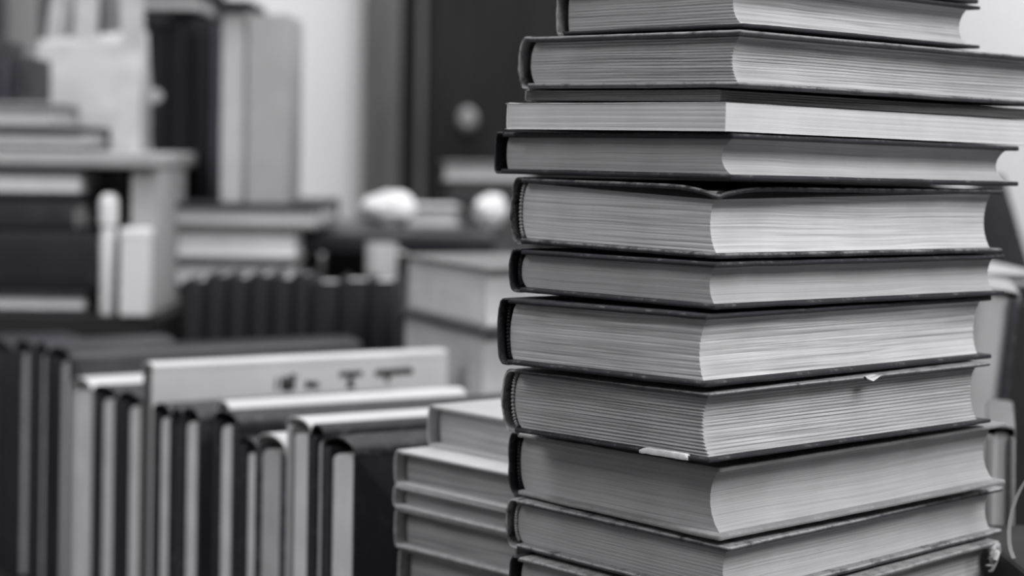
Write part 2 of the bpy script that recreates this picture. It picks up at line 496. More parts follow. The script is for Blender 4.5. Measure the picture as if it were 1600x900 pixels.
stacked('b9', 'worn hardback with ridged pages, beaded headband and a white torn patch on its lower cover', cover=cloth(0.03, 0.45, 1.0), pages=paper(0.60, 0.4, 800), back_cover=DARK,
        bulge=0.0075, p=0.8, hollow=0.004, groove=0.0012, sig=17, wave=0.0004, headband=BAND, bt=0.0020, ragged=0.001)
stacked('b10', 'hardback with light grey boards and black spine, under the book with the torn patch', cover=LIGHTBOARD, spine=DARK, pages=P3, bulge=0.0055, p=0.6, hollow=0.006,
        groove=0.00016, sig=7, headband=DARK, thicker=0.0017, cover_label='light grey board')
stacked('b11', 'battered hardback with pale frayed cover edges below the grey-boarded book', thicker=0.0012, cover=cloth(0.03, 0.52, 0.95), pages=P3, bulge=0.0060, p=0.8, hollow=0.003, groove=0.0002, sig=12,
        headband=BAND, ragged=0.001, bt=0.0026)
b12 = stacked('b12', 'lowest hardback in view in the tall stack, with a curled torn cover corner', cover=cloth(0.15, 0.5, 0.9), spine=DARK, pages=P3, bulge=0.004, p=0.7, hollow=0.003, groove=0.0002, sig=8)
ORD = ['first', 'second', 'third', 'fourth', 'fifth', 'sixth', 'seventh']
for i in range(BELOW):
    stacked('u%d' % i, 'dark hardback of the tall stack, %s below the lowest one in view' % ORD[i], hero=False, pages=P3)

# small damages of the front stack
def sub(name, mb, mat, parent_root, part, label=None, smooth=False):
    p = next(c for c in parent_root.children if c.name.split('.')[0] == part)
    o = mb.build(name, mat, p, smooth)
    if label: o['label'] = label
    return o
TORN = plain('bare_board', 0.72, 0.9, 0.12, 300)
roots = {o['label'].split(' in ')[0]: o for o in bpy.data.objects if o.get('category') == 'book'}
def rootof(word): return next(o for o in bpy.data.objects if o.get('category') == 'book' and word in o['label'])
r9 = rootof('white torn patch')
t9 = STACK['b9'][6]
mb = MB()
n = 14; v = []; f = []
for i in range(n + 1):
    y = 0.0125 + 0.0305 * i / n
    j = 0.0003 * noise.noise(Vector((y * 900, 0, 0)))
    taper = 1 if 0 < i < n else 0.55
    v += [(-0.0007, y, 0.0002 + j), (-0.0009, y, 0.0013), (-0.0004, y, 0.0026 * taper + j), (0.0020, y, 0.0027 * taper + j), (0.0020, y, 0.0001)]
for i in range(n):
    for k in range(5):
        f.append([i * 5 + k, i * 5 + (k + 1) % 5, (i + 1) * 5 + (k + 1) % 5, (i + 1) * 5 + k])
f += [[0, 1, 2, 3, 4], [n * 5 + k for k in range(5)]]
mb.add(v, f)
sub('torn_patch', mb, TORN, r9, 'back_cover', 'white torn patch of bare board', True)
mb = MB()
v = [(0.104, -0.0010, t9 - 0.0002), (0.112, -0.0012, t9 + 0.0002), (0.116, -0.0006, t9 - 0.0006), (0.109, -0.0016, t9 - 0.0028), (0.1055, -0.0012, t9 - 0.0014),
     (0.104, 0.0012, t9 - 0.0003), (0.112, 0.0012, t9 + 0.0001), (0.116, 0.0012, t9 - 0.0007), (0.109, 0.0006, t9 - 0.0026), (0.1055, 0.0010, t9 - 0.0014)]
mb.add(v, [[0, 1, 2, 3, 4], [9, 8, 7, 6, 5]] + [[i, (i + 1) % 5, 5 + (i + 1) % 5, 5 + i] for i in range(5)])
sub('paint_flake', mb, TORN, r9, 'front_cover', 'white lifted flake')
X, Y, z, a, w, h, t, tl, tr = STACK['b12']
mb = MB()
for q in range(5):
    rnd = random.Random(q); pts = []
    bx = h - 0.012 + q * 0.0035; by = 0.002 + 0.002 * (q % 2)
    for i in range(9):
        g = i / 8
        pts.append((bx + 0.006 * math.sin(3.2 * g + q), by - 0.004 * g + 0.002 * math.sin(5 * g + q), t - 0.0022 - 0.011 * g * (0.6 + 0.3 * (q % 3)) + 0.002 * math.sin(7 * g)))
    mb.tube(pts, lambda u: 0.0021 * (1 - 0.55 * u) + 0.0004 * math.sin(u * 37), 8, 0.55)
sub('torn_cloth', mb, plain('frayed_cloth', 0.55, 0.9, 0.3, 400), b12, 'front_cover', 'curled strips of torn pale cloth', True)

# ------------------------------------------------------------------ books packed spine-up in a row
A0 = at(530, 700, 1.145); A0.z = 0
CDIR = Vector((0.857, 0.515, 0)).normalized()          # along the spines, away to the right
RDIR = Vector((-CDIR.y, CDIR.x, 0))                    # along the row, away to the left
def on_row(px, py=720):
    u, _ = uv(px, py)
    tau = (u * A0.y - A0.x) / (RDIR.x - u * RDIR.y)
    return A0 + RDIR * tau
def spine_up(L, pL, pR, R, top, label, length=0.19, far=None, back=0.0, pages=None, cover=None, spine=None, bulge=0.007, p=1.0, group='books packed spine up on the table', **kw):
    a, b = on_row(L), on_row(R)
    t = (a - b).length
    u, v = uv((L + R) / 2, top)
    ztop = EYE + v * (a.y + b.y) / 2
    if far:
        uf, _ = uv(far, top)
        length = (uf * a.y - a.x) / (CDIR.x - uf * CDIR.y) - back
    w = ztop - bulge + 0.003
    lo = max(0.001, (a - on_row(pL)).length); hi = max(0.001, (b - on_row(pR)).length)  # boards widened to take in the shade inside the covers
    M = frame(a + CDIR * back, CDIR, Vector((0, 0, 1)), CDIR.cross(Vector((0, 0, 1))))
    return book(M, w, length, t, label, cover=cover or DARK, spine=spine, pages=pages or RP, bt=lo, bt2=hi, bulge=bulge, p=p, hollow=0.003, inset=0.0025, spine_gap=0.006, group=group, **kw)
GP = paper(0.60, 0.35, 700); RP = paper(0.84, 0.2, 900); DP = paper(0.10, 0.4, 700)
SHINY = cloth(0.022, 0.10, 0.3, 0.38)
spine_up(-44, -36, -6, 20, 527, 'dark book at the left end of the spine-up row, cut by the picture edge', 0.075, pages=DP)
spine_up(20.5, 30, 42, 52, 532, 'dark book with a narrow pale page stripe, second in the spine-up row from the left', 0.13, pages=GP)
spine_up(52.5, 61, 69, 73, 534, 'dark book with the thinnest page stripe, beside the large shiny dark book', 0.11, pages=GP)
spine_up(73.5, 91, 105, 109, 543, 'large shiny dark book standing behind the low white book in the row', far=520, pages=GP, cover=SHINY)
spine_up(109.5, 112, 141, 143, 590, 'low white book with rounded spine between two dark books in the row', 0.19, pages=RP, cover=WHITE, bulge=0.009)
spine_up(143.5, 157, 176, 183, 602, 'dark round-spined book to the right of the low white book', 0.19)
spine_up(184, 198, 217, 220, 612, 'dark book touching the tall white lettered book from the left', 0.19, back_cover=cloth(0.02, 0.1, 0.3), cover=cloth(0.12, 0.2, 0.3), spine=DARK)
R8 = spine_up(221, 225, 234, 237, 566, 'tall white book with dark lettering on its side, standing out of the row', far=680, cover=cloth(0.70, 0.80, 0.2), back_cover=cloth(0.16, 0.25, 0.3), spine=WHITE, pages=cloth(0.13, 0.2, 0.2), bulge=0.004, p=0.5)
spine_up(238, 247, 263, 267, 630, 'dark book just right of the tall white lettered book', 0.19)
spine_up(267.5, 271, 279, 283, 636, 'thin dark book squeezed between two round-spined dark books', 0.19, pages=DP)
spine_up(283.5, 287, 307, 311, 637, 'round-spined dark book left of the long dark book running behind the tall stack', 0.19, cover=cloth(0.05, 0.1, 0.3), back_cover=DARK, spine=DARK)
spine_up(311.5, 314, 330, 333, 628, 'slim white book with long pale spine, just under the dark lettering', far=704, back=0.012, cover=WHITE, back_cover=WHITE, pages=DP, bulge=0.006)  # dark pages stand in for the shadow on its head
spine_up(333.5, 341, 361, 372, 642, 'long dark book whose black side runs behind the tall stack', far=806)
spine_up(374, 383, 398, 400, 684, 'low dark book with pale pages beside the long dark book', 0.17, bulge=0.004)
spine_up(400.5, 405, 437, 446, 678, 'low book with a curved white spine and pages greyed for shade', 0.17, cover=cloth(0.06, 0.3, 0.6), spine=WHITE, pages=GP, bulge=0.008)  # page tone lowered for the shade on its head
spine_up(447, 455, 480, 484, 652, 'pale-spined book third from the right end of the spine-up row', 0.185, cover=cloth(0.03, 0.2, 0.3), back_cover=cloth(0.45, 0.5, 0.3), spine=cloth(0.68, 0.8, 0.3), bulge=0.005)
spine_up(484.5, 493, 502, 506, 662, 'thin dark book second from the right end of the spine-up row', 0.18, pages=GP)
spine_up(506.5, 515, 551, 554, 682, 'broad dark book at the right end of the spine-up row, its black side in view', 0.185, cover=cloth(0.040, 0.1, 0.3), spine=DARK)

# lettering on the white book's side: four dark marks set along the cover
def lettering(root):
    fc = next(c for c in root.children if c.name.startswith('front_cover'))
    mx = max(v.co.z for v in fc.data.vertices)
    Minv = root.matrix_world.inverted()
    n = root.matrix_world.to_3x3() @ Vector((0, 0, 1)); o0 = root.matrix_world @ Vector((0, 0, mx))
    def loc(px, py):            # the point of the cover seen there
        u, v = uv(px, py); d = Vector((u, 1, v)); e = Vector((0, 0, EYE))
        k = (o0 - e).dot(n) / d.dot(n)
        return Minv @ (e + d * k)
    mb = MB()
    def bar(a, b, th):
        A, B = loc(*a), loc(*b); A.z = B.z = mx
        d = (B - A).normalized(); s = Vector((-d.y, d.x, 0)) * th
        v = []
        for z in (-0.0001, 0.0004):
            for q in (A - s, B - s, B + s, A + s): v.append((q.x, q.y, mx + z))
        mb.add(v, [[0, 1, 2, 3], [4, 5, 6, 7], [0, 1, 5, 4], [1, 2, 6, 5], [2, 3, 7, 6], [3, 0, 4, 7]])
    def blob(a, r):
        A = loc(*a); v = []
        for z in (-0.0001, 0.0004):
            for i in range(10): v.append((A.x + r * math.cos(i * 0.628), A.y + r * math.sin(i * 0.628), mx + z))
        mb.add(v, [list(range(10)), list(range(10, 20))] + [[i, (i + 1) % 10, 10 + (i + 1) % 10, 10 + i] for i in range(10)])
    T = 0.0021
    bar((531, 585), (565, 583), T); blob((533, 586), 0.0022); blob((562, 584), 0.0024); bar((548, 584), (548, 601), T); bar((542, 602), (553, 601), T * 1.3)
    bar((587, 583), (643, 579), T * 1.2); blob((590, 584), 0.0026); blob((641, 580), 0.0026); bar((605, 583), (605, 597), T)
    bar((443, 590), (443, 609), T); bar((448, 588), (447, 609), T); bar((454, 590), (462, 587), T); bar((459, 588), (456, 604), T); bar((442, 608), (460, 605), T); blob((449, 605), 0.0026)
    bar((477, 602), (496, 600), T); blob((493, 602), 0.0028); bar((481, 595), (479, 607), T * 0.8); bar((433, 590), (431, 610), T * 0.5)
    o = mb.build('cover_lettering', plain('printing_ink', 0.02, 0.7, 0.1), fc)
    o['label'] = 'dark lettering'
lettering(R8)

# ------------------------------------------------------------------ piles of lying books, corner towards the viewer
def pile_book(px, ytop, z0, z1, yaw, Y, w, h, label, group, **kw):
    """left end (the spine edge nearest us) at picture column px, depth Y"""
    u, _ = uv(px, ytop); a = math.radians(yaw)
    x = Vector((math.cos(a), math.sin(a), 0)); y = Vector((-math.sin(a), math.cos(a), 0))
    corner = Vector((u * Y, Y, 0)) - y * w
    kw.setdefault('bulge', 0.003)
    return book(frame(Vector((corner.x, corner.y, z0)), x, y, Vector((0, 0, 1))), w, h, z1 - z0, label, group=group, **kw)
def zat(py, Y, px=620): return EYE + uv(px, py)[1] * Y
G2 = 'pale hardbacks piled behind the tall stack'
PP = paper(0.42, 0.5, 520)
rp = [(668, 632, 695, PALE, paper(0.56, 0.4, 520), 40, 1.115, 'small pale book on top of the low pile behind the tall stack'),
      (616, 702, 747, cloth(0.58, 0.7, 0.5), PP, 41, 1.10, 'white-covered book second from the top of the low pile'),
      (614, 757, 788, cloth(0.45, 0.7, 0.8), PP, 41.5, 1.10, 'thin pale book in the middle of the low pile, under the white-covered book'),
      (616, 792, 848, cloth(0.32, 0.65, 0.8), PP, 42, 1.10, 'thick pale book fourth from the top of the low pile'),
      (622, 854, 925, cloth(0.22, 0.6, 0.8), PP, 42, 1.10, 'thick grey book at the lower picture edge in the low pile')]
zs = []
for px, y0, y1, cv, pg, yaw, Y, lab in rp: zs.append([zat(y0, Y, px), zat(y1, Y, px)])
for i in range(len(zs) - 1): zs[i][0] = zs[i][0]; zs[i][1] = zs[i + 1][0]
for (px, y0, y1, cv, pg, yaw, Y, lab), (zt, zb) in zip(rp, zs):
    pile_book(px, y0, zb, zt, yaw, Y, 0.105, 0.15, lab, G2, cover=cv, pages=pg, bt=0.0020, wob=0.0003, inset=0.0065)
zz = zs[-1][1]
for i in range(4):
    pile_book(622, 900, zz * (3 - i) / 4, zz * (4 - i) / 4, 41, 1.10, 0.105, 0.15, 'pale book of the low pile, %s below the thick grey one at the picture edge' % ORD[i], G2, cover=PALE)

G3 = 'books piled behind the row at the middle'
za, zb_, zc = zat(396, 1.70, 630), zat(484, 1.70, 630), zat(600, 1.70, 630)
pile_book(627, 400, zb_, za, 22, 1.70, 0.205, 0.24, 'pale thick book with grey cover, topmost of the blurred pile left of the tall stack', G3, cover=cloth(0.16, 0.3, 0.4), pages=paper(0.66, 0.2, 500), bt=0.004, bulge=0.001, fore=0.006)
pile_book(622, 480, zc, zb_, 22, 1.70, 0.205, 0.24, 'pale thick book second in the blurred pile left of the tall stack', G3, cover=cloth(0.05, 0.2, 0.4), pages=paper(0.62, 0.25, 500), bt=0.005, bulge=0.001, fore=0.006)
for i in range(5):
    pile_book(622, 480, zc * (4 - i) / 5, zc * (5 - i) / 5, 22, 1.70, 0.205, 0.24, 'dark hidden book of the blurred pile, %s below the two pale thick ones' % ORD[i], G3)

# ------------------------------------------------------------------ things facing us: upright spines and lying books
XA, ZA = Vector((1, 0, 0)), Vector((0, 0, 1))
def lying(px0, px1, y0, y1, Y, depth, label, group, z0=None, z1=None, yaw=0, **kw):
    """lying book whose fore-edge side faces us"""
    a, b = at(px0, y1, Y), at(px1, y0, Y)
    z0 = a.z if z0 is None else z0; z1 = b.z if z1 is None else z1
    c = math.radians(yaw); x = Vector((math.cos(c), math.sin(c), 0)); y = Vector((-math.sin(c), math.cos(c), 0))
    kw.setdefault('bulge', 0.003)
    return book(frame(Vector((a.x, Y, z0)), x, y, ZA), depth, b.x - a.x, z1 - z0, label, group=group, **kw)
def lying_back(px0, px1, Y, depth, label, group, z0, z1, **kw):
    """lying book whose spine faces us"""
    a, b = at(px0, 300, Y), at(px1, 300, Y)
    kw.setdefault('bulge', 0.005)
    return book(frame(Vector((b.x, Y + depth, z0)), -XA, Vector((0, -1, 0)), ZA), depth, b.x - a.x, z1 - z0, label, group=group, **kw)
def upright(px0, px1, ytop, z0, Y, depth, label, group, lean=0.0, bulge=0.004, **kw):
    """book standing on its tail, spine towards us"""
    m = (px0 + px1) / 2
    a, b = at(px0, ytop, Y), at(px1, ytop, Y)
    h = a.z - z0
    x = Vector((math.sin(lean), 0, math.cos(lean))); y = Vector((0, -1, 0)); z = x.cross(y)
    t = b.x - a.x
    o = Vector(((a.x if z.x > 0 else b.x) - math.tan(lean) * h, Y + depth, z0 + (abs(math.sin(lean)) * t if lean else 0)))
    return book(frame(o, x, y, z), depth, (h - abs(math.sin(lean)) * t) / math.cos(lean), t, label, group=group, bulge=bulge, **kw)

CR = plain('black_crate', 0.016, 0.7, 0.3, 20)
def crate(x0, x1, y0, y1, h, label):
    o = empty('crate', Matrix.Translation(((x0 + x1) / 2, (y0 + y1) / 2, 0)))
    W, D = (x1 - x0) / 2, (y1 - y0) / 2
    for nm, a, b in (('bottom_panel', (-W, -D, 0), (W, D, 0.012)), ('top_panel', (-W, -D, h - 0.012), (W, D, h)), ('side_panel', (-W, -D, 0.012), (-W + 0.012, D, h - 0.012)),
                     ('side_panel', (W - 0.012, -D, 0.012), (W, D, h - 0.012)), ('front_panel', (-W + 0.012, -D, 0.012), (W - 0.012, -D + 0.012, h - 0.012)), ('back_panel', (-W + 0.012, D - 0.012, 0.012), (W - 0.012, D, h - 0.012))):
        mb = MB(); mb.box(a, b, 0.0015); mb.build(nm, CR, o)
    tag(o, label, 'crate', 'black crates under the far books')
ZL = zat(490, 1.88, 60); ZM = 0.240
crate(-1.05, -0.335, 1.865, 2.30, ZL, 'low black crate under the books at the left edge')
crate(-0.32, 0.32, 1.94, 2.62, ZM, 'low black crate under the lying books in the far middle')

# row of small black spines in front of the far middle
G4 = 'black spines in the far middle'
xs = [285, 321, 355, 390, 424, 458, 487, 531, 577, 619]
hs = [438, 430, 433, 429, 434, 428, 440, 437, 438]
for i in range(9):
    lab = ['black spine at the left end of the short black row behind the lettered book', 'second black spine from the left in the short black row', 'third black spine from the left in the short black row',
           'fourth black spine from the left in the short black row', 'black spine in the very middle of the short black row', 'tallest black spine in the short black row',
           'third black spine from the right in the short black row', 'second black spine from the right in the short black row', 'black spine at the right end of the short black row'][i]
    upright(xs[i], xs[i + 1] - 1.5, hs[i], 0.0, 1.815, 0.10, lab, G4, cover=BLACK, bulge=0.008, p=1.0)

# left pile
G5 = 'lying books at the left edge'
e1, e2, e3, e4 = zat(455, 1.88, 60), zat(361, 1.88, 60), zat(308, 1.88, 60), zat(262, 1.88, 60)
lying(-90, 142, 0, 0, 1.88, 0.24, 'dark-covered book with white pages, lowest at the left edge', G5, ZL, e1, cover=DARK, pages=P4, bt=0.005, hollow=0.001)
lying_back(-70, 150, 1.88, 0.24, 'thick black book with a grey upper edge in the left pile', G5, e1, e2, cover=BLACK, bt=0.005)
lying_back(-80, 118, 1.885, 0.24, 'black book with a slightly shiny spine in the left pile, above the thickest one', G5, e2, e3, cover=DARKER)
lying(-90, 134, 0, 0, 1.88, 0.24, 'dark-covered book with pale pages under the light slab at the left edge', G5, e3, e4, cover=DARK, pages=P4, bt=0.0055, hollow=0.001)
zs_ = zat(236, 1.88, 60)
CARD = plain('grey_card', 0.37, 0.85, 0.06, 30)
mb = MB(); a = at(-100, 250, 1.875); b = at(248, 250, 1.875)
mb.box((a.x, 1.875, e4 + 0.0005), (b.x, 2.115, zs_), 0.004)
tag(mb.build('cardboard_lid', CARD, None, False), 'light grey flat cardboard lid lying over the left pile', 'box lid')
mb = MB(); a = at(205, 250, 1.89); b = at(248, 250, 1.89)
mb.box((a.x, 1.89, ZL), (b.x, 2.05, e4), 0.002)
SL = mb.build('slipcase', CARD, None, False); tag(SL, 'light grey upright slipcase under the right end of the cardboard lid', 'slipcase')
f1, f2 = zat(231, 1.89, 60), zat(197, 1.89, 60)
lying(-110, 136, 0, 0, 1.885, 0.12, 'dark-covered book with grey pages on the cardboard lid', G5, zs_, f2, cover=DARK, pages=paper(0.6, 0.3, 500), bt=0.005)
lying(-110, 84, 0, 0, 1.89, 0.12, 'pale book on top of the pile beside the white bag', G5, f2, zat(160, 1.89, 60), cover=cloth(0.36, 0.45, 0.3), pages=P3)
zp = zat(160, 1.89, 60)
G6 = 'dark upright books beside the bag'
upright(-40, -2, 60, zp, 1.90, 0.10, 'dark upright book at the upper left picture edge', G6)
upright(-1, 14, 92, zp, 1.90, 0.10, 'thin grey-black upright book near the upper left edge', G6, cover=cloth(0.06, 0.1, 0.2))
upright(15, 42, 88, zp, 1.90, 0.10, 'dark upright book standing left of the white bag', G6)

# white bottle and white box in front of the slipcase
WP = plain('white_plastic', 0.78, 0.4, 0.03, 20)
a, b = at(154, 400, 1.885), at(184, 400, 1.885)
rb = (b.x - a.x) / 2; hb = zat(303, 1.885, 170) - ZL; zs2 = zat(352, 1.885, 170) - ZL
O = empty('bottle', Matrix.Translation(((a.x + b.x) / 2, 1.885, ZL)))
mb = MB(); mb.lathe([(rb * 0.75, 0), (rb * 0.82, 0.002), (rb * 0.82, zs2 - 0.006), (rb * 0.6, zs2)], 28); mb.build('bottle_body', WP, O, True)
mb = MB(); mb.lathe([(rb * 0.98, zs2), (rb, zs2 + 0.004), (rb, hb - 0.010), (rb * 0.9, hb - 0.004), (rb * 0.55, hb)], 28); mb.build('cap', WP, O, True)
tag(O, 'slim white plastic bottle with a wide cap beside the white box', 'bottle')
a, b = at(186, 400, 1.86), at(231, 400, 1.86)
O = empty('carton', Matrix.Translation((a.x, 1.862, ZL)))
hc = zat(357, 1.86, 205) - ZL; W = b.x - a.x
mb = MB(); mb.box((0, 0, 0), (W, 0.024, hc - 0.010), 0.002); mb.build('carton_body', plain('white_carton', 0.72, 0.6, 0.03), O)
mb = MB(); mb.box((-0.0006, -0.0006, hc - 0.011), (W + 0.0006, 0.0246, hc), 0.0025); mb.build('lid', plain('white_lid', 0.82, 0.5, 0.02), O)
tag(O, 'small upright white carton with a bright lid in front of the grey slipcase', 'carton')

# white carrier bag with two handles
Y = 2.02; xl, xr = at(50, 150, Y).x, at(219, 150, Y).x
bz = zs_; tz = zat(58, Y, 130); W = xr - xl; D = 0.07; H = tz - bz
O = empty('carrier_bag', Matrix.Translation(((xl + xr) / 2, Y + D / 2, bz)))
mb = MB(); v = []; f = []
rows = 14; ring = []
for k in range(rows + 1):
    g = k / rows; sx = W / 2 * (1 - 0.03 * g * g); sy = D / 2 * (1 - 0.55 * g)
    loop = [(-sx, -sy), (-sx / 3, -sy), (sx / 3, -sy), (sx, -sy), (sx - 0.014 * g, 0), (sx, sy), (sx / 3, sy), (-sx / 3, sy), (-sx, sy), (-sx + 0.014 * g, 0)]
    for i, (x, y) in enumerate(loop):
        nv = noise.noise_vector(Vector((x * 40, y * 40, g * 5 + i)))
        v.append((x + nv.x * 0.002, y + nv.y * 0.003, g * H + (0.012 * (x / W + 0.3) if k == rows else 0)))
n = 10
for k in range(rows):
    for i in range(n): f.append([k * n + i, k * n + (i + 1) % n, (k + 1) * n + (i + 1) % n, (k + 1) * n + i])
f.append(list(range(n)))
mb.add(v, f)
BAGM = plain('white_bag_plastic', 0.50, 0.5, 0.10, 45)
bag = mb.build('bag_body', BAGM, O, True)
so = bag.modifiers.new('thick', 'SOLIDIFY'); so.thickness = 0.0012; so.offset = -1
for yy, pts in ((-0.016, [(-0.006, 0), (-0.004, 0.06), (0.002, 0.115), (0.012, 0.14), (0.028, 0.14), (0.038, 0.115), (0.042, 0.06), (0.046, 0)]),
                (0.016, [(-0.046, 0), (-0.040, 0.05), (-0.030, 0.10), (-0.015, 0.135), (0.0, 0.14), (0.012, 0.12), (0.018, 0.06), (0.020, 0)])):
    mb = MB(); P = [Vector((x, yy, H - 0.012 + z)) for x, z in pts]
    fine = []
    for i in range(len(P) - 1):
        for q in range(4): fine.append(P[i].lerp(P[i + 1], q / 4))
    fine.append(P[-1])
    wd = 0.0125 if yy < 0 else 0.011
    vv = []; ff = []
    for i, q in enumerate(fine):
        tg = (fine[min(i + 1, len(fine) - 1)] - fine[max(i - 1, 0)]).normalized(); s = Vector((tg.z, 0, -tg.x)) * wd
        for yo in (-0.0007, 0.0007): vv += [q - s + Vector((0, yo, 0)), q + s + Vector((0, yo, 0))]
    for i in range(len(fine) - 1):
        b0 = i * 4; b1 = b0 + 4
        ff += [[b0, b0 + 1, b1 + 1, b1], [b0 + 2, b0 + 3, b1 + 3, b1 + 2], [b0, b0 + 2, b1 + 2, b1], [b0 + 1, b0 + 3, b1 + 3, b1 + 1]]
    mb.add(vv, ff); mb.build('handle', BAGM, O)
tag(O, 'white carrier bag with loop handles standing on the left pile', 'bag')

# far middle: three lying books carrying upright ones
G7 = 'lying books under the upright ones in the far middle'
g0, g1, g2 = zat(406, 2.0, 380), zat(357, 2.0, 380), zat(317, 2.0, 380)
lying(236, 466, 0, 0, 2.0, 0.26, 'pale book at the bottom of the far three-book pile, cut by the black spines', G7, ZM, g0, cover=cloth(0.05, 0.2, 0.3), pages=P4, bt=0.004)
lying(236, 472, 0, 0, 2.0, 0.26, 'bright white book in the middle of the far three-book pile', G7, g0, g1, cover=cloth(0.25, 0.3, 0.3), pages=paper(0.84, 0.08, 500), bt=0.004)
lying(214, 500, 0, 0, 1.995, 0.26, 'longest book on top of the far three-book pile, with a dark cover above grey pages', G7, g1, g2, cover=DARK, back_cover=GREYC, pages=P1, bt=0.006)
G8 = 'upright books in the far middle'
upright(224, 264, 34, g2, 2.13, 0.12, 'black upright book with a small pale label, right of the white bag', G8, cover=BLACK)
upright(265, 306, 22, g2, 2.12, 0.12, 'wide black upright book in the far middle, beside the labelled one', G8, cover=BLACK)
upright(331, 346, 36, g2, 2.09, 0.12, 'narrow dark grey upright book between black and white ones', G8, cover=cloth(0.085, 0.1, 0.2), bulge=0.002)
upright(307, 330, 40, g2, 2.10, 0.12, 'narrow black upright book beside the dark grey one in the far middle', G8, cover=BLACK)
upright(347, 386, 14, g2, 2.02, 0.12, 'white upright book standing on the far three-book pile', G8, cover=cloth(0.48, 0.52, 0.2), bulge=0.002)
upright(387, 454, 22, g2, 2.01, 0.12, 'broad light grey upright book standing on the far three-book pile', G8, cover=cloth(0.36, 0.40, 0.2), bulge=0.002, p=0.4)
lb = rootof('small pale label')
mb = MB(); hh = zat(150, 2.125, 240) - g2
sp = next(c for c in lb.children if c.name.startswith('spine'))
mb.lathe([(0.008, 0), (0.0085, 0.0008), (0.006, 0.0016)], 20)
vs = [Vector((hh + q.x, 0.12 + 0.0012 + q.z, 0.012 + q.y * 1.3)) for q in mb.v]; mb.v = vs
ob = mb.build('label_sticker', plain('label_paper', 0.6, 0.8, 0.05), sp); ob['label'] = 'small pale round label'
zt1 = zat(27, 2.1, 260)
O = lying(214, 312, 0, 0, 2.10, 0.13, 'grey book lying across the tops of the black upright books', G8, zt1 + 0.008, zt1 + 0.026, cover=GREYC, pages=P1)
zt2 = zat(14, 2.02, 380)
lying(330, 392, 0, 0, 2.005, 0.12, 'thin dark book lying on top of the white upright book', G8, zt2 + 0.0005, zt2 + 0.008, cover=DARK, pages=DP)

# big dark flat book with pale things on it
G9 = 'flat books in the far middle'
h1, h2 = zat(396, 2.1, 620), zat(362, 2.1, 620)
lying(505, 800, 0, 0, 2.16, 0.30, 'dark flat book beneath the large dark atlas', G9, ZM, h1, cover=DARKER, pages=DP)
lying_back(478, 772, 2.08, 0.36, 'large dark atlas carrying the crumpled white paper', G9, h1, h2, cover=SHINY, bulge=0.004, p=1.0)
def paper_ball(px, py, r, Y, z, sq, label, name='crumpled_paper', cat='paper'):
    bm = bmesh.new(); bmesh.ops.create_icosphere(bm, subdivisions=4, radius=1)
    for v in bm.verts:
        q = v.co.copy(); d = 1 + 0.16 * noise.noise(q * 1.7 + Vector((px, 0, 0))) + 0.09 * abs(noise.noise(q * 4 + Vector((px, 3, 0))))
        v.co = Vector((q.x * sq[0], q.y * sq[1], q.z * sq[2])) * d * r
    lo = min(v.co.z for v in bm.verts)
    for v in bm.verts: v.co.z -= lo
    me = bpy.data.meshes.new(name); bm.to_mesh(me); bm.free()
    me.materials.append(plain('white_paper', 0.78, 0.8, 0.02)); o = bpy.data.objects.new(name, me); COL.objects.link(o)
    o.location = (at(px, py, Y).x, Y, z)
    return tag(o, label, cat, 'crumpled white paper on the dark atlas')
paper_ball(607, 340, 0.024, 2.22, h2, (1.35, 1.0, 0.85), 'large crumpled ball of white paper at the left of the dark atlas')
paper_ball(768, 330, 0.019, 2.22, h2, (1.0, 1.0, 1.0), 'smaller crumpled ball of white paper touching the tall stack')
lying(640, 726, 0, 0, 2.26, 0.12, 'small pale book lying between the two crumpled paper balls', G9, h2, zat(322, 2.26, 680), cover=PALE, pages=P1, yaw=6)
y1, y2, y3 = h2, zat(312, 2.36, 740), zat(286, 2.36, 740)
O = lying(690, 842, 0, 0, 2.46, 0.12, 'thick dark book behind the smaller paper ball', G9, ZM, y2, cover=DARK, pages=DP)
lying(700, 835, 0, 0, 2.46, 0.12, 'dark book under the pale topmost book beside the tall stack', G9, y2, y3, cover=DARKER, pages=DP)
lying(692, 835, 0, 0, 2.46, 0.12, 'pale thin book topmost behind the smaller paper ball', G9, y3, zat(254, 2.36, 740), cover=cloth(0.18, 0.3, 0.4), pages=P3, yaw=-2)

# pale mug in front of the atlas
O = empty('mug', Matrix.Translation((at(596, 410, 2.0).x, 2.0, ZM)))
mz = zat(380, 2.0, 596) - ZM; mr = 0.0165
mb = MB(); mb.lathe([(mr * 0.80, 0), (mr * 0.92, 0.003), (mr, mz * 0.5), (mr, mz), (mr * 0.88, mz), (mr * 0.86, mz * 0.5), (mr * 0.7, 0.005), (0.001, 0.0045)], 28)
mb.build('mug_body', plain('pale_glaze', 0.55, 0.3, 0.05), O, True)
mb = MB(); mb.tube([(mr * 0.95, 0, mz * 0.8), (mr * 1.45, 0, mz * 0.78), (mr * 1.6, 0, mz * 0.5), (mr * 1.4, 0, mz * 0.25), (mr * 0.92, 0, mz * 0.22)], 0.0022, 8, up=Vector((0, 1, 0)))
mb.build('handle', plain('pale_glaze', 0.55, 0.3, 0.05), O, True)
tag(O, 'small pale mug in front of the dark atlas', 'mug')

